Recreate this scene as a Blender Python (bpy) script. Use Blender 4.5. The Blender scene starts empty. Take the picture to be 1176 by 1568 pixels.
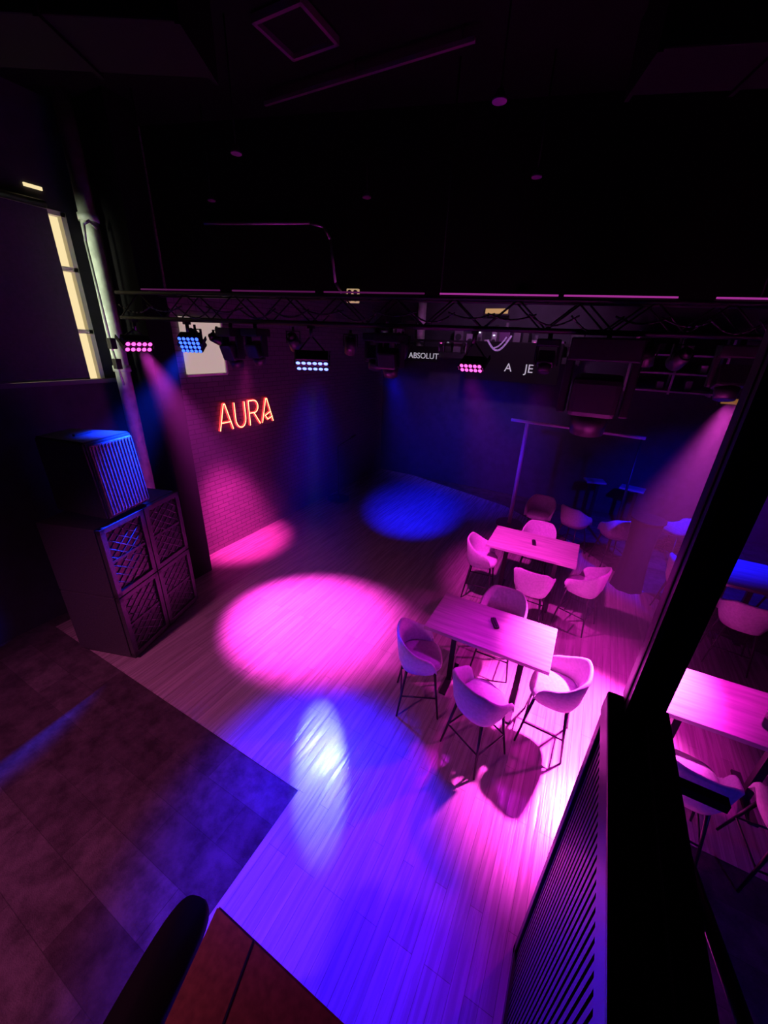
import bpy, bmesh, math, random
from mathutils import Vector, Matrix, Euler
random.seed(7)
HAZE=0.0062
scene=bpy.context.scene
scene.view_settings.view_transform='Standard'
scene.view_settings.look='None'
scene.view_settings.exposure=0
scene.view_settings.gamma=1
try:
    cy=scene.cycles; cy.max_bounces=3; cy.diffuse_bounces=2; cy.glossy_bounces=2; cy.transmission_bounces=1; cy.volume_bounces=0; cy.caustics_reflective=False; cy.caustics_refractive=False
except Exception as e: pass

# ---------------------------------------------------------------- materials
def _new(name):
    m=bpy.data.materials.new(name); m.use_nodes=True
    nt=m.node_tree; b=nt.nodes['Principled BSDF']
    return m,nt,b
def mat(name,col,rough=.5,metal=0,noise=None,bump=0,var=0.0,spec=.5):
    m,nt,b=_new(name)
    b.inputs['Base Color'].default_value=(*col,1); b.inputs['Roughness'].default_value=rough
    b.inputs['Metallic'].default_value=metal; b.inputs['Specular IOR Level'].default_value=spec
    if noise:
        tc=nt.nodes.new('ShaderNodeTexCoord'); n=nt.nodes.new('ShaderNodeTexNoise'); n.inputs['Scale'].default_value=noise
        n.inputs['Detail'].default_value=3
        nt.links.new(tc.outputs['Object'],n.inputs['Vector'])
        r=nt.nodes.new('ShaderNodeValToRGB')
        r.color_ramp.elements[0].position=.3; r.color_ramp.elements[1].position=.7
        r.color_ramp.elements[0].color=(*[c*(1-var) for c in col],1)
        r.color_ramp.elements[1].color=(*[min(1,c*(1+var)) for c in col],1)
        nt.links.new(n.outputs['Fac'],r.inputs['Fac']); nt.links.new(r.outputs['Color'],b.inputs['Base Color'])
        if bump:
            bp=nt.nodes.new('ShaderNodeBump'); bp.inputs['Strength'].default_value=bump; bp.inputs['Distance'].default_value=.01
            nt.links.new(n.outputs['Fac'],bp.inputs['Height']); nt.links.new(bp.outputs['Normal'],b.inputs['Normal'])
    return m
def emis(name,col,s,base=(0,0,0)):
    m,nt,b=_new(name)
    b.inputs['Base Color'].default_value=(*base,1)
    b.inputs['Emission Color'].default_value=(*col,1); b.inputs['Emission Strength'].default_value=s
    return m
def wood_floor():
    m,nt,b=_new('wood_plank_floor'); L=nt.links.new; N=nt.nodes.new
    tc=N('ShaderNodeTexCoord'); mp=N('ShaderNodeMapping'); mp.inputs['Rotation'].default_value=(0,0,math.pi/2)
    L(tc.outputs['Object'],mp.inputs['Vector'])
    br=N('ShaderNodeTexBrick'); br.inputs['Scale'].default_value=1; br.inputs['Brick Width'].default_value=1.1
    br.inputs['Row Height'].default_value=.085; br.inputs['Mortar Size'].default_value=.0014; br.inputs['Mortar Smooth'].default_value=.3
    br.offset=.37; br.offset_frequency=3
    br.inputs['Color1'].default_value=(.37,.32,.31,1); br.inputs['Color2'].default_value=(.47,.41,.39,1); br.inputs['Mortar'].default_value=(.17,.14,.14,1)
    br.inputs['Bias'].default_value=0
    L(mp.outputs[0],br.inputs['Vector'])
    ms=N('ShaderNodeMapping'); ms.inputs['Scale'].default_value=(30,1.4,1); L(tc.outputs['Object'],ms.inputs['Vector'])
    n=N('ShaderNodeTexNoise'); n.inputs['Scale'].default_value=1; n.inputs['Detail'].default_value=5; L(ms.outputs[0],n.inputs['Vector'])
    mx=N('ShaderNodeMixRGB'); mx.blend_type='MULTIPLY'; mx.inputs['Fac'].default_value=.55
    cr=N('ShaderNodeValToRGB'); cr.color_ramp.elements[0].position=.3; cr.color_ramp.elements[0].color=(.5,.47,.45,1); cr.color_ramp.elements[1].position=.7
    L(n.outputs['Fac'],cr.inputs['Fac']); L(br.outputs['Color'],mx.inputs['Color1']); L(cr.outputs['Color'],mx.inputs['Color2'])
    L(mx.outputs[0],b.inputs['Base Color'])
    rr=N('ShaderNodeMapRange'); rr.inputs['From Min'].default_value=.3; rr.inputs['From Max'].default_value=.7; rr.inputs['To Min'].default_value=.16; rr.inputs['To Max'].default_value=.38
    L(n.outputs['Fac'],rr.inputs['Value']); L(rr.outputs[0],b.inputs['Roughness'])
    ad=N('ShaderNodeMath'); ad.operation='SUBTRACT'; L(n.outputs['Fac'],ad.inputs[0]); L(br.outputs['Fac'],ad.inputs[1])
    bp=N('ShaderNodeBump'); bp.inputs['Strength'].default_value=.65; bp.inputs['Distance'].default_value=.004
    L(ad.outputs[0],bp.inputs['Height']); L(bp.outputs[0],b.inputs['Normal'])
    return m
def carpet():
    m,nt,b=_new('carpet_tiles'); L=nt.links.new; N=nt.nodes.new
    tc=N('ShaderNodeTexCoord')
    br=N('ShaderNodeTexBrick'); br.inputs['Scale'].default_value=1; br.inputs['Brick Width'].default_value=.9; br.inputs['Row Height'].default_value=.3
    br.inputs['Mortar Size'].default_value=.002
    br.inputs['Color1'].default_value=(.06,.045,.05,1); br.inputs['Color2'].default_value=(.105,.085,.09,1); br.inputs['Mortar'].default_value=(.045,.038,.04,1)
    L(tc.outputs['Object'],br.inputs['Vector'])
    n=N('ShaderNodeTexNoise'); n.inputs['Scale'].default_value=5; n.inputs['Detail'].default_value=7; n.inputs['Roughness'].default_value=.7; L(tc.outputs['Object'],n.inputs['Vector'])
    cr=N('ShaderNodeValToRGB'); cr.color_ramp.elements[0].position=.36; cr.color_ramp.elements[0].color=(.4,.4,.4,1); cr.color_ramp.elements[1].position=.64
    cr.color_ramp.elements[1].color=(1.4,1.4,1.4,1)
    L(n.outputs['Fac'],cr.inputs['Fac'])
    mx=N('ShaderNodeMixRGB'); mx.blend_type='MULTIPLY'; mx.inputs['Fac'].default_value=.8
    L(br.outputs['Color'],mx.inputs['Color1']); L(cr.outputs['Color'],mx.inputs['Color2']); L(mx.outputs[0],b.inputs['Base Color'])
    n2=N('ShaderNodeTexNoise'); n2.inputs['Scale'].default_value=120; L(tc.outputs['Object'],n2.inputs['Vector'])
    bp=N('ShaderNodeBump'); bp.inputs['Strength'].default_value=.5; bp.inputs['Distance'].default_value=.01
    L(n2.outputs['Fac'],bp.inputs['Height']); L(bp.outputs[0],b.inputs['Normal'])
    b.inputs['Roughness'].default_value=.95; b.inputs['Specular IOR Level'].default_value=.1
    return m
def brick(name,c1,c2,mo,plane='yz'):
    m,nt,b=_new(name); L=nt.links.new; N=nt.nodes.new
    tc=N('ShaderNodeTexCoord'); sp=N('ShaderNodeSeparateXYZ'); cb=N('ShaderNodeCombineXYZ'); L(tc.outputs['Object'],sp.inputs[0])
    L(sp.outputs['Y' if plane=='yz' else 'X'],cb.inputs[0]); L(sp.outputs['Z'],cb.inputs[1])
    br=N('ShaderNodeTexBrick'); br.inputs['Scale'].default_value=1; br.inputs['Brick Width'].default_value=.22; br.inputs['Row Height'].default_value=.075
    br.inputs['Mortar Size'].default_value=.006; br.inputs['Color1'].default_value=(*c1,1); br.inputs['Color2'].default_value=(*c2,1); br.inputs['Mortar'].default_value=(*mo,1)
    L(cb.outputs[0],br.inputs['Vector']); L(br.outputs['Color'],b.inputs['Base Color'])
    bp=N('ShaderNodeBump'); bp.inputs['Strength'].default_value=.8; bp.inputs['Distance'].default_value=.012; bp.invert=True
    L(br.outputs['Fac'],bp.inputs['Height']); L(bp.outputs[0],b.inputs['Normal']); b.inputs['Roughness'].default_value=.5
    return m
def table_wood():
    m,nt,b=_new('table_wood'); L=nt.links.new; N=nt.nodes.new
    tc=N('ShaderNodeTexCoord'); ms=N('ShaderNodeMapping'); ms.inputs['Scale'].default_value=(1.5,22,1); L(tc.outputs['Object'],ms.inputs['Vector'])
    n=N('ShaderNodeTexNoise'); n.inputs['Scale'].default_value=1.5; n.inputs['Detail'].default_value=5; L(ms.outputs[0],n.inputs['Vector'])
    cr=N('ShaderNodeValToRGB'); cr.color_ramp.elements[0].position=.3; cr.color_ramp.elements[0].color=(.42,.38,.36,1); cr.color_ramp.elements[1].position=.7; cr.color_ramp.elements[1].color=(.66,.6,.57,1)
    L(n.outputs['Fac'],cr.inputs['Fac']); L(cr.outputs[0],b.inputs['Base Color']); b.inputs['Roughness'].default_value=.33
    return m

M_floor=wood_floor(); M_carpet=carpet()
M_brick=brick('painted_brick',(.17,.13,.15),(.14,.11,.13),(.07,.055,.06))
M_wall=mat('dark_wall_paint',(.030,.028,.040),.7,noise=6,bump=.2,var=.3)
M_ceil=mat('black_ceiling_paint',(.0045,.004,.0045),.8,noise=3,bump=.3,var=.4,spec=.1)
M_black=mat('black_satin',(.018,.018,.02),.42,noise=20,var=.2)
M_matte=mat('black_vinyl',(.006,.006,.006),.75,spec=.15)
M_blackmetal=mat('black_metal',(.02,.02,.022),.35,.3)
M_rail=mat('black_powdercoat',(.014,.013,.015),.35,.0)
M_grille=mat('speaker_grille',(.2,.2,.21),.45,.4,noise=90,bump=.6,var=.5)
M_cab=mat('speaker_cabinet',(.05,.05,.055),.45,noise=60,bump=.3,var=.3)
M_fabric=mat('chair_upholstery',(.60,.58,.60),.85,noise=40,bump=.25,var=.12,spec=.2)
M_twood=table_wood()
M_booth=mat('brown_table_laminate',(.28,.10,.05),.5,noise=30,bump=.1,var=.25)
M_truss=mat('truss_paint',(.014,.012,.014),.5,.0,spec=.25)
M_pipe=mat('painted_pipe',(.55,.62,.52),.4,noise=9,var=.25)
M_conduit=mat('steel_conduit',(.4,.4,.4),.35,.4)
M_panel=emis('cream_light_panel',(1,.80,.66),.42,(.6,.5,.45))
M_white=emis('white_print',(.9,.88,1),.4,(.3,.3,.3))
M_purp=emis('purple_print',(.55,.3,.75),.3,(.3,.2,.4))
M_lens=mat('lens_glass',(.02,.02,.04),.3)

# ---------------------------------------------------------------- mesh builder
class MB:
    def __init__(s): s.bm=bmesh.new(); s.mats=[]
    def mi(s,m):
        if m not in s.mats: s.mats.append(m)
        return s.mats.index(m)
    def _fin(s,verts,m,smooth=False):
        i=s.mi(m); fs=set(f for v in verts for f in v.link_faces)
        for f in fs: f.material_index=i; f.smooth=smooth
    def box(s,c,d,m,rot=(0,0,0),bev=0,X=None):
        M=Matrix.Translation(c)@Euler(rot).to_matrix().to_4x4()@Matrix.Diagonal((*d,1))
        if X is not None: M=X@M
        r=bmesh.ops.create_cube(s.bm,size=1,matrix=M); vs=r['verts']
        s._fin(vs,m)
        if bev:
            es=list(set(e for v in vs for e in v.link_edges))
            q=bmesh.ops.bevel(s.bm,geom=es,offset=bev,segments=2,affect='EDGES',profile=.6)
            i=s.mi(m)
            for f in q['faces']: f.material_index=i
        return vs
    def cyl(s,a,b,r1,m,r2=None,seg=16,X=None,smooth=True):
        a=Vector(a); b=Vector(b)
        if X is not None: a=X@a; b=X@b
        r2=r1 if r2 is None else r2
        d=b-a; q=d.to_track_quat('Z','Y').to_matrix().to_4x4()
        M=Matrix.Translation((a+b)/2)@q
        r=bmesh.ops.create_cone(s.bm,cap_ends=True,segments=seg,radius1=r1,radius2=r2,depth=d.length,matrix=M)
        s._fin(r['verts'],m,smooth)
        if smooth:
            for f in set(f for v in r['verts'] for f in v.link_faces):
                if len(f.verts)>4: f.smooth=False
    def sph(s,c,r,m,sc=(1,1,1),X=None):
        M=Matrix.Translation(c)@Matrix.Diagonal((*sc,1))
        if X is not None: M=X@M
        q=bmesh.ops.create_uvsphere(s.bm,u_segments=12,v_segments=8,radius=r,matrix=M); s._fin(q['verts'],m,True)
    def tube(s,pts,r,m,seg=10,X=None,joints=True):
        for i in range(len(pts)-1): s.cyl(pts[i],pts[i+1],r,m,seg=seg,X=X)
        if joints:
            for p in pts[1:-1]: s.sph(p,r,m,X=X)
    def poly(s,pts,m):
        vs=[s.bm.verts.new(p) for p in pts]; f=s.bm.faces.new(vs); f.material_index=s.mi(m); return f
    def prism(s,pts,z0,z1,m,bev=0):
        lo=[s.bm.verts.new((x,y,z0)) for x,y in pts]; hi=[s.bm.verts.new((x,y,z1)) for x,y in pts]; n=len(pts); i0=s.mi(m)
        fs=[s.bm.faces.new(lo[::-1]),s.bm.faces.new(hi)]+[s.bm.faces.new((lo[i],lo[(i+1)%n],hi[(i+1)%n],hi[i])) for i in range(n)]
        for f in fs: f.material_index=i0
        if bev:
            q=bmesh.ops.bevel(s.bm,geom=list(set(e for f in fs for e in f.edges)),offset=bev,segments=2,affect='EDGES')
            for f in q['faces']: f.material_index=i0
    def grid(s,rows,m,closeu=False,closev=False,smooth=True):
        V=[[s.bm.verts.new(p) for p in row] for row in rows]; n=len(V); k=len(V[0]); i0=s.mi(m)
        for i in range(n if closeu else n-1):
            for j in range(k if closev else k-1):
                f=s.bm.faces.new((V[i][j],V[(i+1)%n][j],V[(i+1)%n][(j+1)%k],V[i][(j+1)%k])); f.material_index=i0; f.smooth=smooth
        return V
    def obj(s,name,loc=(0,0,0),rz=0,rot=None):
        bmesh.ops.recalc_face_normals(s.bm,faces=s.bm.faces)
        me=bpy.data.meshes.new(name); s.bm.to_mesh(me); s.bm.free()
        for m in s.mats: me.materials.append(m)
        o=bpy.data.objects.new(name,me); o.location=loc; o.rotation_euler=rot if rot else (0,0,rz)
        scene.collection.objects.link(o); return o
def inst(o,name,loc,rz=0):
    n=bpy.data.objects.new(name,o.data); n.location=loc; n.rotation_euler=(0,0,rz); scene.collection.objects.link(n); return n

# ---------------------------------------------------------------- room shell
b=MB(); b.poly([(-7,-3,-.006),(5.5,-3,-.006),(5.5,10,-.006),(-7,10,-.006)],M_carpet); b.obj('carpet_floor')
b=MB(); b.poly([(-5.5,1.5,0),(-1.5,1.5,0),(-1.5,-3,0),(.5,-3,0),(.5,1.5,0),(1.0,2.7,0),(5.5,2.7,0),(5.5,4.6,0),(2.2,5.9,0),(1.3,6.6,0),(.2,7.8,0),(-1.4,9.0,0),(-4.3,9.9,0),(-5.5,9.9,0)],M_floor); b.obj('floor')
b=MB(); b.box((-.75,3.5,5.75),(12.5,13,.1),M_ceil); b.obj('ceiling')
b=MB(); b.box((-5.47,6.65,2.85),(.2,6.5,5.7),M_brick); b.obj('wall_left')
b=MB()
b.box((-5.8,0.35,1.45),(.2,6.9,2.9),M_wall); b.box((-5.8,-.55,4.3),(.2,5.0,2.8),M_wall); b.box((-5.8,3.35,4.3),(.2,.9,2.8),M_wall)
b.box((-5.8,2.4,5.2),(.2,1.0,1.0),M_wall); b.obj('wall_side')
b=MB(); b.box((-.75,10,2.85),(12.5,.2,5.7),M_wall); b.obj('wall_back')
b=MB(); b.box((5.6,3.5,2.85),(.2,13,5.7),M_wall); b.obj('wall_right')
b=MB(); b.box((-.75,-3.1,2.85),(12.5,.2,5.7),M_wall); b.obj('wall_front')
b=MB(); b.box((-5.3,3.28,2.85),(.75,.32,5.7),M_ceil,bev=.01); b.obj('wall_pilaster')
b=MB(); b.box((-5.66,.6,2.93),(.08,6,.05),mat('ledge_paint',(.1,.09,.12),.5)); b.obj('trim_1')
M_day=emis('window_daylight',(1,.80,.42),1.0); M_frame=mat('window_frame',(.8,.78,.65),.5)
b=MB(); b.box((-5.86,2.4,3.8),(.02,1.0,1.8),M_day)
b.box((-5.72,2.88,3.8),(.08,.05,1.8),M_frame); b.box((-5.72,1.92,3.8),(.08,.05,1.8),M_frame)
for z in (2.93,3.5,4.15,4.68): b.box((-5.72,2.4,z),(.08,1.0,.045),M_frame)
b.box((-5.69,2.66,4.87),(.02,.16,.03),M_day)
b.obj('window_1')
M_blind=mat('blind_fabric',(.05,.03,.07),.8,noise=30,var=.2)
b=MB(); b.box((-5.62,1.75,3.82),(.015,1.9,1.72),M_blind); b.cyl((-5.62,.8,4.72),(-5.62,2.7,4.72),.035,M_black); b.cyl((-5.62,.8,2.97),(-5.62,2.7,2.97),.012,M_black); b.obj('roller_blind')
b=MB(); b.cyl((-5.42,3.0,0),(-5.42,3.0,5.7),.085,M_pipe,seg=28)
for z in (3.05,4.62): b.cyl((-5.42,3.0,z),(-5.42,3.0,z+.07),.1,M_pipe,seg=28)
b.obj('vertical_pipe')
b=MB(); b.tube([(-5.3,3.0,4.55),(-5.28,2.92,4.6),(-5.28,2.86,4.56),(-5.28,2.84,4.4),(-5.28,2.86,3.3),(-5.28,2.9,2.9)],.014,M_pipe)
b.box((-5.28,2.87,3.38),(.08,.07,.12),M_black,bev=.008); b.box((-5.28,2.88,3.15),(.08,.07,.12),M_black,bev=.008); b.obj('electrical_conduit')
b=MB(); b.box((-5.35,4.2,3.36),(.03,.68,.76),M_panel,bev=.004); b.box((-5.33,4.2,2.96),(.03,.72,.03),M_frame); b.box((-5.33,4.56,3.36),(.03,.03,.8),M_frame); b.obj('window_2')

# ---------------------------------------------------------------- bulkhead + truss
T0=Vector((-1.4,4.1,0)); TD=Vector((.96,.28,0)).normalized(); TN=Vector((.28,-.96,0)).normalized(); TA=math.atan2(.28,.96)
def tp(t,z,off=0): p=T0+TD*t+TN*off; return Vector((p.x,p.y,z))
c=Vector((-1.6,4.95,4.85))+TD*1.2
b=MB(); b.box((0,0,0),(10.6,.15,1.75),M_ceil); o=b.obj('ceiling_bulkhead',c,TA)
def bh(x_ratio,slope,off=.1):
    P=Vector((-1.6,4.95,0))+TN*off; t=(x_ratio*P.y-P.x)/(TD.x-x_ratio*TD.y); q=P+TD*t; d=math.hypot(q.x,q.y)
    return Vector((q.x,q.y,3.5+slope*d))
P=[bh(-1.19,.205),bh(-.78,.226),bh(-.735,.222),bh(-.715,.20),bh(-.70,.12),bh(-.68,.1),bh(-.655,.096)]
b=MB(); b.tube([tuple(p) for p in P],.016,M_conduit)
b.obj('ceiling_conduit')
M_outlet=emis('outlet_glow',(1,.7,.35),.4,(.8,.6,.4))  # glow stands in for yellowish light falling on the box
b=MB(); b.box((0,0,0),(.15,.05,.15),M_outlet,bev=.008)
for sx in(-.036,.036):
    for sz in(-.036,.036): b.cyl((sx,-.02,sz),(sx,-.035,sz),.026,M_black)
b.obj('outlet_box',bh(-.643,.096),TA)
b=MB(); b.box((0,0,0),(.13,.05,.13),M_black,bev=.008); b.obj('junction_box',bh(-1.0,.093),TA)
b=MB(); b.box((0,0,0),(.15,.05,.13),M_black,bev=.008); b.obj('junction_box',bh(-.2,.1),TA)

b=MB()
L0,L1=-3.95,6.8
ch=[(0,3.93),(-.26,3.93),(0,3.67),(-.26,3.67)]
for off,z in ch: b.cyl(tp(L0,z,off),tp(L1,z,off),.020,M_truss,seg=12)
n=int((L1-L0)/.3)
for i in range(n):
    a=L0+i*.3; c2=a+.3
    za,zb=(3.93,3.67) if i%2 else (3.67,3.93)
    for off in (0,-.26): b.cyl(tp(a,za,off),tp(c2,zb,off),.008,M_truss,seg=8)
    b.cyl(tp(a,3.93,0 if i%2 else -.26),tp(c2,3.93,-.26 if i%2 else 0),.008,M_truss,seg=8)
for t in (-3.4,-.2,2.6,5.4):
    b.cyl(tp(t,3.93,-.13),tp(t,5.7,-.13),.008,M_truss,seg=8)
b.obj('lighting_truss')
M_strip=emis('magenta_chord_highlight',(.75,.06,.6),.45); M_strip2=emis('magenta_chord_highlight_dim',(.6,.05,.5),.12)  # glowing tubes stand in for the magenta highlight on the truss top chord
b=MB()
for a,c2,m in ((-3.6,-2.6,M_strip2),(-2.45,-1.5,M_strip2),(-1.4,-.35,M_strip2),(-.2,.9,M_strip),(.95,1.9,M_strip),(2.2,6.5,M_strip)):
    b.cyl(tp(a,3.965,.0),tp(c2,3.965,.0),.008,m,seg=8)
b.obj('truss_highlight')
b=MB()
for i in range(26):
    t=-3.9+i*.38; a=random.uniform(.05,.2)
    pts=[tp(t+k/8*.45,3.80-a*.8*math.sin(k/8*math.pi),.05) for k in range(9)]
    b.tube([tuple(p) for p in pts],.008,M_black,seg=6,joints=False)
b.obj('cable_bundle')

# ---------------------------------------------------------------- fixtures
M_ledb=emis('led_blue',(.03,.09,1),4); M_ledp=emis('led_pink',(1,.08,.5),3); M_ledh=emis('led_blue_hot',(.16,.24,1),3.5)
def panel_light(loc,target,ledm,w=.36,h=.2,rows=2,cols=6):
    loc=Vector(loc); d=(Vector(target)-loc).normalized()
    q=d.to_track_quat('-Z','Y').to_matrix().to_4x4(); X=q
    b=MB()
    b.box((0,0,.07),(w,h,.12),M_black,bev=.012,X=X)
    for sx in(-1,1): b.box((sx*(w/2+.012),0,.09),(.01,.04,.2),M_blackmetal,X=X)
    for i in range(cols):
        for j in range(rows):
            x=-w/2+w/cols*(i+.5); y=-h/2+h/rows*(j+.5)
            b.cyl((x,y,.008),(x,y,-.004),min(w/cols,h/rows)*.38,ledm,X=X,seg=14)
            b.cyl((x,y,.008),(x,y,.0),min(w/cols,h/rows)*.46,M_blackmetal,X=X,seg=14)
    top=Vector((0,0,3.67-loc.z))
    for sx in(-1,1):
        p=X@Vector((sx*(w/2+.012),0,.12)); b.cyl(p,top-Vector((0,0,.12)),.009,M_blackmetal,seg=8)
    b.cyl(top-Vector((0,0,.14)),top+Vector((0,0,-.025)),.02,M_blackmetal)
    b.box(tuple(top+Vector((0,0,-.04))),(.05,.07,.03),M_blackmetal)
    return b.obj('stage_light',loc)
def spot(name,loc,target,col,power,deg,blend=.6,r=.06,par=None,scale=None):
    l=bpy.data.lights.new(name,'SPOT'); l.energy=power; l.color=col; l.spot_size=math.radians(deg); l.spot_blend=blend; l.shadow_soft_size=r
    o=bpy.data.objects.new(name,l); scene.collection.objects.link(o)
    o.location=loc; o.rotation_euler=(Vector(target)-Vector(loc)).to_track_quat('-Z','Y').to_euler()
    if scale: o.scale=scale
    if par is not None: o.parent=par; o.matrix_parent_inverse=par.matrix_basis.inverted()
    return o
def fixture_spot(loc,target,ledm,col,power,deg,blend=.6,r=.07,aim=None,**k):
    f=panel_light(loc,aim or target,ledm,**k)
    d=(Vector(aim or target)-Vector(loc)).normalized()
    spot('spot_beam',Vector(loc)+d*(.02+r*.8),target,col,power,deg,blend,r,f); return f
def moving_head(loc,s=1.0,tilt=.5,rz=0):
    b=MB()
    b.box((0,0,-.06*s),(.36*s,.3*s,.12*s),M_black,bev=.015)
    for sx in(-1,1):
        b.box((sx*.17*s,0,-.26*s),(.045*s,.12*s,.32*s),M_black,bev=.012)
    X=Matrix.Translation((0,0,-.34*s))@Euler((tilt,0,0)).to_matrix().to_4x4()
    b.box((0,0,.03*s),(.26*s,.24*s,.22*s),M_black,bev=.03*s,X=X)
    b.cyl((0,0,-.05*s),(0,0,-.2*s),.115*s,M_black,r2=.095*s,X=X,seg=24)
    b.cyl((0,0,-.2*s),(0,0,-.205*s),.08*s,M_lens,X=X,seg=24)
    b.cyl((0,0,0),(0,0,3.67-loc[2]-.02),.022,M_black)
    return b.obj('moving_head_light',loc,rz)
BL=(.004,.005,1); PK=(1,.05,.82)
f=fixture_spot((-2.86,3.62,3.24),(-1.27,1.35,0),M_ledh,(.003,.004,1),6000,37,1,.2,aim=(-1.6,1.7,.3))
spot('spot_beam',(-2.80,3.53,3.18),(-1.50,1.80,0),(.42,.6,1),460,9.5,.4,.05,f,scale=(.8,2.0,1))  # second lamp added to draw the pale reflection patch on the floor
fixture_spot((-1.21,4.10,3.30),(-.3,5.8,0),M_ledp,(1,.03,.75),750,50,1,w=.24,h=.1,rows=2,cols=5,aim=(-1.4,2.2,1.9))
fixture_spot((-4.80,2.90,3.36),(-2.88,3.28,0),M_ledp,PK,7800,36,1,w=.3,h=.14,rows=2,cols=5,aim=(-3.2,2.7,2.3))
fixture_spot((-4.30,3.2,3.40),(-4.45,2.2,2.25),M_ledb,(.003,.03,1),8500,32,.9,w=.24,h=.19,rows=4,cols=5,aim=(-3.3,1.6,2.5))
f=moving_head((-2.05,3.92,3.60),.8,.3); spot('spot_beam',(-2.1,4.1,3.2),(-3.15,7.4,0),BL,3600,31,1,.06,f)
f=moving_head((-3.55,3.5,3.60),.7,.3); spot('spot_beam',(-3.9,3.6,3.25),(-5.3,4.35,.2),(1,.03,.5),4200,34,1,.12,f)
f=moving_head(tuple(tp(1.45,3.62,-.1)),1.7,.1)
f=moving_head(tuple(tp(2.6,3.6,-.13)),.9,-.3); q=tp(2.6,3.1,-.1); spot('spot_beam',(q.x,q.y-.3,3.12),(.45,3.2,0),(1,.06,.78),9000,41,.95,.07,f)
f=moving_head(tuple(tp(3.2,3.6,-.13)),.8,-.4); q=tp(3.2,3.2,-.13); spot('spot_beam',(q.x,q.y+.15,3.2),(1.9,7.8,.6),BL,1200,70,.9,.07,f)
f=moving_head(tuple(tp(3.9,3.6,-.13)),.8,.4); q=tp(3.9,3.2,-.13); spot('spot_beam',(q.x,q.y-.15,3.1),(.2,3.6,0),(1,.012,.75),620,58,1,.1,f)
f=moving_head(tuple(tp(.92,3.6,-.13)),.6,-.4); q=tp(.92,3.2,-.13); spot('spot_beam',(q.x,q.y-.1,3.2),(.1,1.8,0),(.75,.008,1),230,56,1,.1,f)
f=moving_head(tuple(tp(-.85,3.6,-.13)),.7,-.3); q=tp(-.85,3.2,-.13); spot('spot_beam',(q.x,q.y+.2,3.2),(-2.6,9.9,.8),BL,1700,46,1,.1,f)
for t,s,ti in ((-2.6,.8,.3),(4.7,.9,.2)):
    moving_head(tuple(tp(t,3.60,-.13)),s,ti,random.uniform(-.3,.3))
M_gel=emis('purple_gel',(.4,.12,.5),.06)
def par_can(loc,s,rx,rz):
    b=MB(); X=Matrix.Rotation(rx,4,'X')
    b.cyl((0,0,.12*s),(0,0,-.12*s),.075*s,M_black,r2=.095*s,X=X,seg=20); b.cyl((0,0,.12*s),(0,0,.17*s),.06*s,M_black,r2=.03*s,X=X)
    b.cyl((0,0,-.12*s),(0,0,-.123*s),.085*s,M_gel,X=X,seg=20)
    for sx in(-1,1): b.box((sx*.1*s,0,.06*s),(.01,.03,.16*s),M_blackmetal)
    b.box((0,0,.14*s),(.21*s,.03,.01),M_blackmetal); b.cyl((0,0,.14*s),(0,0,.2*s),.015,M_blackmetal)
    return b.obj('par_can_light',loc,rz)
for t in (-3.2,-2.9,-1.9,-1.2,-.6,1.9,2.2,3.5,4.3):
    par_can(tp(t,3.47+random.uniform(-.02,.02),-.30),random.uniform(.7,.95),random.uniform(-1.3,-.2),random.uniform(-.6,.6)+TA+math.pi)
b=MB(); b.box((0,0,0),(.16,.1,.1),M_black,bev=.01); b.sph((0,-.055,0),.016,emis('red_indicator',(1,.03,.05),12)); b.cyl((0,0,.04),(0,0,.1),.012,M_black); b.obj('dimmer_pack',tp(2.72,3.55,.2),TA)

# ---------------------------------------------------------------- neon sign
M_core=emis('neon_warm',(1,.66,.24),4); M_red=emis('neon_red_rim',(1,.04,.05),2.0)
b=MB()
def letter(strokes,y0,w,h=.42,z0=2.08):
    for st in strokes:
        pts=[(-5.325,y0+u*w,z0+v*h) for u,v in st]
        b.tube(pts,.0085,M_core,seg=10)
        b.tube([(p[0]-.012,p[1],p[2]) for p in pts],.019,M_red,seg=10)
A1=[[(0,0),(.45,1),(.55,1),(1,0)],[(.18,.3),(.8,.3)]]
U1=[[(0,1),(0,.35)]+[(.5-.5*math.cos(a),.35-.35*math.sin(a)) for a in [math.pi*k/10 for k in range(1,10)]]+[(1,.35),(1,1)]]
R1=[[(0,0),(0,1),(.5,1)]+[(.5+.4*math.sin(a),.75+.25*math.cos(a)) for a in [math.pi*k/8 for k in range(1,8)]]+[(.5,.5),(.1,.5)],[(.45,.5),(1,0)]]
A2=[[(0,0),(.45,1),(.55,1),(1,0)],[(.95,.22),(.5,.12),(.3,.3),(.75,.42)]]
letter(A1,4.28,.27); letter(U1,4.62,.22); letter(R1,4.93,.24); letter(A2,5.22,.28)
for y in (4.4,4.75,5.05,5.35): b.cyl((-5.37,y,2.2),(-5.335,y,2.2),.006,M_black)
b.obj('neon_sign')

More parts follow.
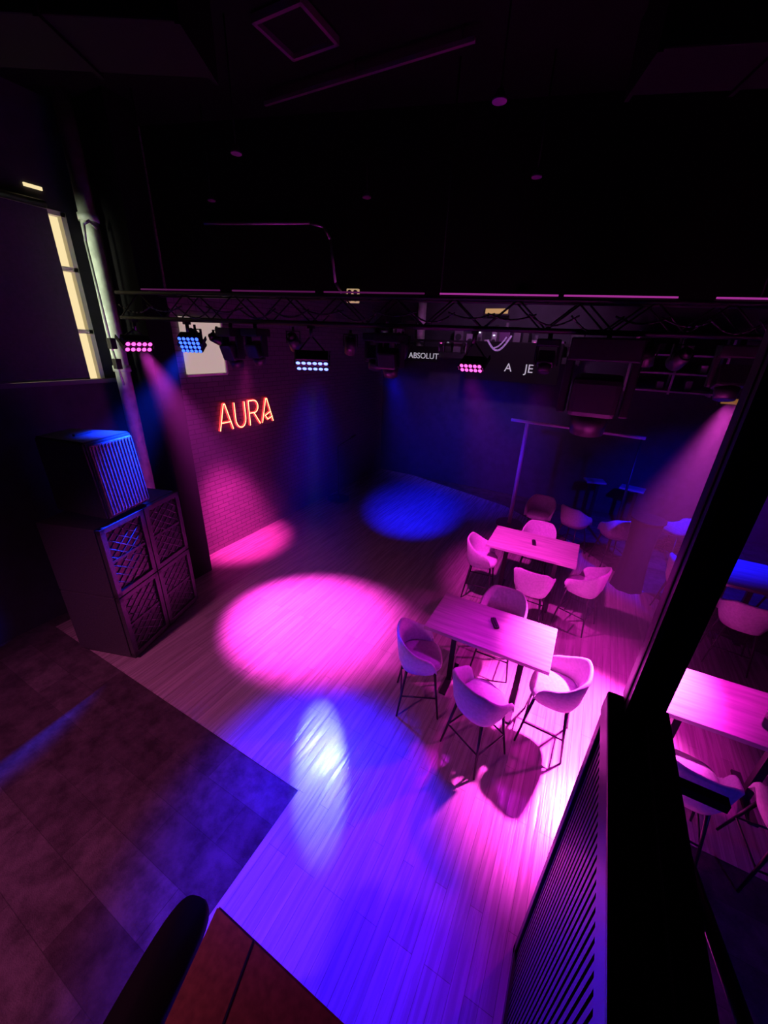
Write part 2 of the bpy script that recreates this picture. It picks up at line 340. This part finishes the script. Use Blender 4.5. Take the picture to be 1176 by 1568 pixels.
# ---------------------------------------------------------------- speakers
u_ang=math.atan2(.95,-.305)
def speaker_lower():
    b=MB(); W,D,Ht=1.18,.75,1.7
    for i in range(2):
        for j in range(2):
            x0=i*W/2; z0=.04+j*.83; w=W/2-.01; h=.82
            b.box((x0+w/2,D/2+.03,z0+h/2),(w,D-.06,h),M_cab,bev=.012)
            for (cx,cz,sx,sz) in ((x0+w/2,z0+.03,w,.06),(x0+w/2,z0+h-.03,w,.06),(x0+.03,z0+h/2,.06,h),(x0+w-.03,z0+h/2,.06,h)):
                b.box((cx,.02,cz),(sx,.05,sz),M_cab,bev=.006)
            b.box((x0+w/2,.028,z0+h/2),(w-.1,.004,h-.1),M_black)
            x1,x2,z1,z2=x0+.06,x0+w-.06,z0+.06,z0+h-.06
            ww,hh=x2-x1,z2-z1
            for s in (1,-1):
                for k in range(-8,9):
                    m=.75*s; c=k*.1
                    xa,xb=-ww/2,ww/2
                    za,zb=m*xa+c,m*xb+c
                    def clip(x_,z_):
                        if z_>hh/2: x_=(hh/2-c)/m; z_=hh/2
                        if z_<-hh/2: x_=(-hh/2-c)/m; z_=-hh/2
                        return x_,z_
                    if max(za,zb)<-hh/2 or min(za,zb)>hh/2: continue
                    xa,za=clip(xa,za); xb,zb=clip(xb,zb)
                    if math.hypot(xb-xa,zb-za)<.02: continue
                    b.cyl((x1+ww/2+xa,.02,z1+hh/2+za),(x1+ww/2+xb,.02,z1+hh/2+zb),.0055,M_grille,seg=6)
            b.box((x0+w/2,.018,z0+h*.5),(w-.1,.012,.03),M_cab)
    b.box((W/2,D/2,.02),(W-.05,D-.05,.04),M_black)
    return b.obj('subwoofer_stack',(-4.07,1.68,0),u_ang)
speaker_lower()
def top_speaker():
    b=MB()
    w,wb,d,h=.58,.42,.72,.8
    vs=[(-w/2,0),(w/2,0),(wb/2,d),(-wb/2,d)]
    bot=[b.bm.verts.new((x,y,0)) for x,y in vs]; top=[b.bm.verts.new((x,y+(.0 if y else .06),h)) for x,y in vs]
    fs=[b.bm.faces.new(bot[::-1]),b.bm.faces.new(top)]+[b.bm.faces.new((bot[i],bot[(i+1)%4],top[(i+1)%4],top[i])) for i in range(4)]
    i0=b.mi(M_cab)
    for f in fs:f.material_index=i0
    bmesh.ops.bevel(b.bm,geom=list(b.bm.edges),offset=.018,segments=2,affect='EDGES')
    X=Matrix.Translation((0,.03,h/2))@Euler((-.075,0,0)).to_matrix().to_4x4()
    b.box((0,-.012,0),(w-.06,.03,h-.07),M_grille,bev=.008,X=X)
    for k in range(13): b.box((-.24+k*.04,-.03,0),(.006,.008,h-.1),M_cab,X=X)
    b.box((0,d*.5,h+.012),(.2,.03,.025),M_blackmetal,bev=.005)
    for sx in(-1,1): b.box((sx*.245,d*.45,h*.6),(.02,.16,.06),M_black)
    for sx in(-.2,.2):
        for y in (.08,.6): b.cyl((sx*.8,y,0),(sx*.8,y,-.02),.02,M_black)
    return b
u=Vector((-.305,.95,0)).normalized(); v=Vector((-.95,-.305,0)).normalized()
p=Vector((-4.07,1.68,1.73))+u*.45+v*.02
top_speaker().obj('loudspeaker',p,u_ang)

# ---------------------------------------------------------------- furniture
def stool():
    b=MB()
    for sx in(-1,1):
        for sy in(-1,1):
            b.cyl((sx*.215,sy*.21,0),(sx*.14,sy*.135,.58),.009,M_blackmetal,r2=.015,seg=12)
    f=.25; k=1-f/.58; fx=.14+.075*k; fy=.135+.075*k
    b.tube([(-fx,-fy,f),(fx,-fy,f),(fx,fy,f),(-fx,fy,f),(-fx,-fy,f)],.008,M_blackmetal,seg=8)
    b.box((0,0,.575),(.3,.28,.02),M_blackmetal)
    rows=[]
    prof=[(.0,.58),(.8,.58),(.95,.595),(1,.62),(.96,.65),(.8,.665),(.4,.672),(.0,.674)]
    nn=36
    for r,z in prof:
        row=[]
        for i in range(nn):
            a=2*math.pi*i/nn; ca,sa=math.cos(a),math.sin(a); e=.62
            x=abs(ca)**e*(1 if ca>=0 else -1)*.2; y=abs(sa)**e*(1 if sa>=0 else -1)*.205
            row.append((x*max(r,.001),y*max(r,.001)+.01,z))
        rows.append(row)
    b.grid(rows,M_fabric,closev=True)
    rows=[]; n=30
    for i in range(n+1):
        s=-1+2*i/n; a=s*math.radians(118)
        e=.75
        sx=math.sin(a); cy=-math.cos(a)
        ux=abs(sx)**e*(1 if sx>=0 else -1); uy=abs(cy)**e*(1 if cy>=0 else -1)
        t=abs(s); top=.95-.22*max(0,(t-.28)/.72)**1.2-.08*max(0,(t-.85)/.15)**2
        if i in(0,n): top-=.02
        bot=.575; fl=.03; rx,ry=.2,.2
        def P(r,z): return (ux*(rx+r),uy*(ry+r)+.005,z)
        th=.032
        rows.append([P(-.02,bot),P(.0,bot+.08),P(fl*.5,(bot+top)/2+.03),P(fl,top-.02),P(fl+.012,top),P(fl+th-.01,top),P(fl+th,top-.02),P(fl*.5+th,(bot+top)/2+.03),P(th,bot+.08),P(th-.03,bot-.01)])
    V=b.grid(rows,M_fabric,closev=True)
    for r in (V[0],V[-1]):
        f_=b.bm.faces.new(r if r is V[0] else r[::-1]); f_.material_index=b.mi(M_fabric)
    return b
def face(dx,dy): return math.atan2(dy,dx)-math.pi/2
S=stool().obj('counter_stool',(-1.0,2.84,0),face(.9,.42))
for x,y,fx,fy in ((-.32,2.62,.5,1),(.24,3.10,-1,.05),(-.42,3.78,0,-1),(-.22,4.76,.05,1),(.38,5.12,-1,.35),(-.98,5.1,1,.1),(-.35,6.0,0,-1),
        (.12,7.35,.6,1),(.78,7.25,-.5,1),(-.5,7.3,-.1,-1),(1.75,8.0,-.7,.6),(2.1,5.35,.1,1),(2.75,6.2,-1,0),(1.62,6.0,1,.1),(1.2,2.72,.1,1),(1.85,2.75,-.1,1)):
    inst(S,'counter_stool',(x,y,0),face(fx,fy))
def table(name,cx,cy,w,d,h=.9,rz=0,topm=M_twood):
    b=MB(); b.box((0,0,h-.02),(w,d,.04),topm,bev=.006)
    for sx in(-1,1):
        x=sx*(w/2-min(.25,w*.3))
        b.box((x,0,.012),(.07,d*.75,.024),M_blackmetal,bev=.004); b.box((x,0,(h-.04)/2),(.06,.06,h-.06),M_blackmetal,bev=.005); b.box((x,0,h-.05),(.05,d*.7,.02),M_blackmetal)
    b.box((0,0,h-.055),(w*.6,.05,.025),M_blackmetal)
    return b.obj(name,(cx,cy,0),rz)
table('bar_table',-.44,3.29,1.20,.66); table('bar_table',-.36,5.42,1.2,.74)
table('bar_table',1.55,3.35,1.15,.65,rz=.03); table('bar_table',2.2,6.1,.7,.9)
table('side_table',.34,9.35,.4,.3,.9,.3); table('side_table',1.06,9.25,.45,.3,.9,-.2)
for x,y,r in ((-.42,3.36,.5),(-.36,5.45,.2)):
    b=MB(); b.box((0,0,.012),(.05,.15,.022),M_black,bev=.005); b.box((0,0,.026),(.012,.13,.012),M_black); b.obj('table_card_holder',(x,y,.902),r)
b=MB()
b.cyl((0,0,0),(0,0,.12),.035,mat('candle_glass',(.8,.6,.75),.2),r2=.045,seg=24); b.obj('candle_holder',(1.75,3.35,.902))
b=MB(); rows=[]
M_drape=mat('black_drape',(.012,.012,.018),.7,noise=8,var=.2,spec=.2)
for k in range(9):
    z=1.2*k/8; row=[]
    for i in range(48):
        a=2*math.pi*i/48; r=.235-.05*math.sin(k/8*math.pi*.9)**.8; r+= .01*math.sin(a*8)*(1-k/8)
        row.append((r*math.cos(a),r*math.sin(a),z))
    rows.append(row)
V=b.grid(rows,M_drape,closev=True); b.cyl((0,0,1.19),(0,0,1.22),.235,M_drape,seg=40); b.obj('draped_cocktail_table',(1.08,6.6,0))
M_pole=mat('white_pole',(.75,.68,.75),.4,.1)
b=MB(); b.cyl((-1.1,8.0,0),(-1.1,8.0,.03),.28,M_black,seg=40); b.cyl((-1.1,8.0,0),(-1.1,8.0,2.2),.04,M_pole,seg=20)
b.cyl((-1.42,8.03,2.2),(.85,7.72,2.2),.03,M_pole,seg=16); b.cyl((.8,7.73,0),(.8,7.73,2.2),.02,M_black); b.cyl((.8,7.73,0),(.8,7.73,.03),.1,M_black,seg=32)
b.obj('pipe_frame')
b=MB(); b.cyl((0,0,0),(0,0,.03),.26,M_black,seg=40); b.cyl((0,0,0),(0,0,1.3),.018,M_black); b.cyl((0,0,1.3),(.25,.2,1.5),.012,M_black); b.cyl((.25,.2,1.5),(.32,.26,1.56),.025,M_black); b.obj('microphone_stand',(-5.0,7.15,0))

# ---------------------------------------------------------------- balustrade near camera
b=MB()
b.box((.40,-.6,2.22),(.21,4.1,.06),M_rail,bev=.01); b.box((.31,-.6,2.17),(.03,4.1,.06),M_rail)
b.box((.43,-.6,2.262),(.03,4.1,.025),M_rail,bev=.004)
b.box((.33,-.6,.05),(.06,4.1,.1),M_rail)
for k in range(117):
    b.box((.33,-2.62+k*.035,1.15),(.03,.02,2.1),M_rail)
b.box((.34,1.42,1.12),(.08,.06,2.24),M_rail,bev=.004)
b.box((.62,1.42,1.95),(.3,.04,.04),M_rail); b.cyl((.52,1.4,2.0),(.8,.1,2.0),.02,M_rail)
b.obj('slatted_balustrade')
b=MB(); b.box((.41,1.42,3.97),(.13,.07,3.42),M_rail,bev=.008); b.box((.36,1.37,3.97),(.02,.04,3.42),M_rail); b.obj('steel_post')

# ---------------------------------------------------------------- booth table bottom + black bench
b=MB(); b.prism([(-1.11,.5),(-.3,.5),(-.3,-1.2),(-.6,-1.2)],.855,.905,M_booth,.01)
d=Vector((.29,-.96,0)).normalized(); a0=Vector((-.86,.495,.906)); b.cyl(a0,a0+d*1.6,.006,M_black,seg=6)
b.box((-.55,-.3,.43),(.3,1.0,.86),M_black); b.obj('booth_table')
b=MB(); rows=[]
for rr,z in ((.0,-.05),(.85,-.05),(1,-.02),(1,.03),(.93,.05),(.0,.055)):
    row=[]
    for i in range(40):
        a=2*math.pi*i/40; ca,sa=math.cos(a),math.sin(a)
        row.append((math.copysign(abs(ca)**.6,ca)*.115*max(rr,.001),math.copysign(abs(sa)**.45,sa)*(.6-(1-rr)*.13*(rr>0))*(1 if rr>0 else .001),z))
    rows.append(row)
b.grid(rows,M_matte,closev=True)
for y in(-.3,.3):
    b.cyl((0,y,-.05),(0,y,-.83),.02,M_blackmetal); b.box((0,y,-.83),(.2,.06,.02),M_blackmetal)
b.obj('bar_bench',(-1.085,-.1,.84),math.radians(14))

# ---------------------------------------------------------------- back wall items
def text(body,name,loc,size,m,rz=0,parent=None):
    cu=bpy.data.curves.new(name,'FONT'); cu.body=body; cu.size=size; cu.extrude=.004; cu.materials.append(m); cu.align_x='CENTER'
    o=bpy.data.objects.new(name,cu); o.location=loc; o.rotation_euler=(math.pi/2,0,rz); scene.collection.objects.link(o)
    if parent: o.parent=parent; o.matrix_parent_inverse=parent.matrix_basis.inverted()
    return o
def at(px_ratio,slope,y):
    x=px_ratio*y; return (x,y,3.5+slope*math.hypot(x,y))
b=MB(); b.box((-3.0,9.6,3.3),(5.0,.6,.12),M_black); b.box((-3,9.31,3.6),(5,.03,.05),M_truss)
for k in range(11): b.box((-5.4+k*.48,9.31,3.47),(.02,.02,.3),M_truss)
b.obj('equipment_shelf')
Mq=[mat('case_grey',(.14,.12,.15),.5),mat('case_violet',(.16,.05,.18),.5),mat('case_black',(.03,.03,.03),.4),mat('case_light',(.35,.3,.36),.5)]
Md=emis('standby_white',(.8,.8,1),2.5); Mr=emis('standby_magenta',(1,.1,.6),1.2)
b=MB(); x=-5.25
while x<-.7:
    if -4.35<x<-3.9: x+=.3; continue
    wd=random.uniform(.1,.32); h=random.uniform(.18,.75); m=random.choice(Mq)
    b.box((x+wd/2,9.6,3.365+h/2),(wd*.9,.3,h),m,bev=.012)
    if random.random()<.5: b.cyl((x+wd/2,9.45,3.36+h*.6),(x+wd/2,9.43,3.36+h*.6),wd*.3,Mq[2],seg=16)
    if random.random()<.5: b.box((x+wd*.5,9.44,3.36+h*.85),(.035,.02,.02),random.choice((Md,Mr)))
    if random.random()<.4: b.cyl((x+wd/2,9.6,3.36+h),(x+wd/2,9.6,3.36+h+random.uniform(.1,.25)),.04,random.choice(Mq),seg=12)
    x+=wd+random.uniform(.0,.08)
b.obj('stored_equipment')
b=MB(); b.box((0,0,0),(.8,.04,.34),M_matte); o=b.obj('banner_sign',at(-.43,-.02,9.24))
text('ABSOLUT','lettering',at(-.425,-.03,9.2),.18,M_white,parent=o)
b=MB(); b.box((0,0,0),(2.0,.04,.8),M_matte); o=b.obj('banner_sign',at(-.2,-.03,9.24))
text('A    JE','lettering',at(-.18,-.05,9.2),.24,M_white,parent=o)
b=MB()
c=Vector(at(-.235,.005,9.2))
b.tube([(c.x-.25+.5*k/10,c.y,c.z+.1-.25*math.sin(k/10*math.pi)+.1*k/10) for k in range(11)],.02,M_purp)
b.tube([(c.x-.1+.25*k/6,c.y,c.z-.05+.22*(k/6)**2) for k in range(7)],.015,M_purp); b.obj('banner_emblem')
b=MB(); b.cyl((0,0,0),(0,0,1.3),.1,M_pipe,seg=24); b.cyl((0,0,0),(0,0,.05),.14,M_pipe,seg=24); b.obj('wall_pipe',(-4.15,9.5,3.36))
M_warm=emis('warm_window_glow',(1,.55,.22),.5)
b=MB(); b.box((0,0,0),(.5,.04,.1),M_warm,bev=.004); b.box((0,.02,0),(.56,.03,.16),M_black); b.obj('glow_strip',at(-.25,.075,9.7))  # small warm window at the back, built as a glowing box
b=MB(); b.box((0,0,0),(.4,.04,.1),emis('amber_glow',(1,.4,.1),.2),bev=.004); b.box((0,.02,0),(.46,.03,.16),M_black); b.obj('glow_strip',(2.3,9.85,2.72))  # orange strip of light at the back, built as a glowing box
b=MB()
M_shelf=mat('galvanised_shelf',(.5,.5,.46),.4,.2)
for k in range(4): b.box((1.15,9.55,2.85+k*.32),(1.5,.5,.03),M_shelf)
for x in(.42,1.15,1.88):
    for y in (9.32,9.8): b.box((x,y,3.35),(.035,.035,1.1),M_shelf)
for k in range(9): b.box((.55+k*.15,9.6,2.95+.32*(k%3)),(.11,.3,random.uniform(.12,.22)),random.choice(Mq),bev=.01)
for x in(.45,1.85): b.box((x,9.75,2.8),(.04,.3,.04),M_shelf)
b.obj('storage_shelf')

# ---------------------------------------------------------------- ceiling items
M_duct=mat('duct_black',(.006,.005,.006),.65,.0,spec=.1)
def duct(name,a,bb,w,h):
    a=Vector(a); bb=Vector(bb); d=bb-a; m=MB(); L=d.length
    m.box((0,0,0),(L,w,h),M_duct,bev=.01)
    k=int(L/.6)
    for i in range(k+1): m.box((-L/2+i*L/k,0,0),(.03,w+.04,h+.04),M_duct)
    for i in range(0,k+1,2): m.box((-L/2+i*L/k,0,h/2+.12),(.015,w*.8,.25),M_duct)
    return m.obj(name,(a+bb)/2,math.atan2(d.y,d.x))
duct('air_duct',(-4.6,1.2,5.25),(-2.6,2.3,5.25),.5,.35)
duct('air_duct',(-.2,3.6,5.25),(2.8,4.6,5.25),.45,.35)
b=MB()
for y in (.4,1.5): b.box((-.8,y,5.62),(10,.1,.14),M_duct)
b.obj('ceiling_beam')
M_unis=mat('pink_lit_steel',(.20,.08,.15),.35,.3)  # pink light along the ceiling edges is put into this metal colour
b=MB(); b.box((-2.45,3.84,5.6),(2.1,.03,.03),M_unis)
for x in (-3.4,-2.45,-1.5): b.cyl((x,3.84,5.6),(x,3.84,5.7),.008,M_unis)
b.obj('ceiling_rail')
b=MB()
for (cx,cy_,sx,sy) in ((-2.64,3.08,.46,.03),(-2.64,3.52,.46,.03),(-2.86,3.3,.03,.46),(-2.42,3.3,.03,.46)): b.box((cx,cy_,5.66),(sx,sy,.05),M_unis)
b.box((-2.64,3.3,5.68),(.44,.44,.02),M_duct); b.obj('ceiling_hatch')
M_can=mat('can_light',(.3,.12,.27),.3,.3)
for x,y in ((-3.08,3.0),(-.94,3.12),(-.91,4.4),(-4.3,3.75),(-2.6,4.3)):
    b=MB(); b.cyl((0,0,0),(0,0,.75),.006,M_duct); b.cyl((0,0,0),(0,0,-.05),.02,M_black,r2=.045); b.cyl((0,0,-.05),(0,0,-.06),.045,M_can,seg=24); b.obj('pendant_downlight',(x,y,4.95))

# ---------------------------------------------------------------- other lights
def area(name,loc,target,col,power,sx,sy,spread=60):
    l=bpy.data.lights.new(name,'AREA'); l.shape='RECTANGLE'; l.energy=power; l.color=col; l.size=sx; l.size_y=sy; l.spread=math.radians(spread)
    o=bpy.data.objects.new(name,l); scene.collection.objects.link(o); o.location=loc
    o.rotation_euler=(Vector(target)-Vector(loc)).to_track_quat('-Z','Y').to_euler(); return o
area('window_light',(-5.38,2.3,3.85),(-5.42,3.0,3.85),(.95,1,.75),2.6,.1,1.5,50)
spot('fill_light',(-3.5,-2.6,4.2),(-2.9,.7,0),(1,.16,.6),640,62,.9,.2)  # unseen pinkish fill lamp for the near-left carpet
spot('fill_light',(4.2,-1.5,3.2),(1.5,1.0,0),(.06,.02,1),260,60,.9,.2)  # unseen blue fill lamp for the floor past the rail
spot('fill_light',(-1.4,6.2,5.2),(-2.0,9.5,3.5),(.8,.30,.9),260,75,1,.2)  # fill lamp added behind the truss to brighten the stored gear

w=bpy.data.worlds.new('world'); scene.world=w; w.use_nodes=True; nt=w.node_tree
nt.nodes['Background'].inputs['Color'].default_value=(.01,.006,.02,1); nt.nodes['Background'].inputs['Strength'].default_value=.2
if HAZE:
    vs_=nt.nodes.new('ShaderNodeVolumeScatter'); vs_.inputs['Density'].default_value=HAZE; vs_.inputs['Anisotropy'].default_value=.2
    nt.links.new(vs_.outputs[0],nt.nodes['World Output'].inputs['Volume'])

# ---------------------------------------------------------------- camera
cam=bpy.data.cameras.new('camera'); cam.sensor_fit='VERTICAL'; cam.sensor_height=32; cam.lens=12; cam.clip_start=.02
co=bpy.data.objects.new('camera',cam); scene.collection.objects.link(co); scene.camera=co
p,r,az=[math.radians(q) for q in (23.70,2.26,27.6)]
F=Vector((0,math.cos(p),-math.sin(p))); U0=Vector((0,math.sin(p),math.cos(p))); R0=Vector((1,0,0))
R=R0*math.cos(r)+U0*math.sin(r); U=-R0*math.sin(r)+U0*math.cos(r)
Mx=Matrix((R,U,-F)).transposed().to_4x4()
co.matrix_world=Matrix.Translation((0,0,3.5))@Matrix.Rotation(az,4,'Z')@Mx
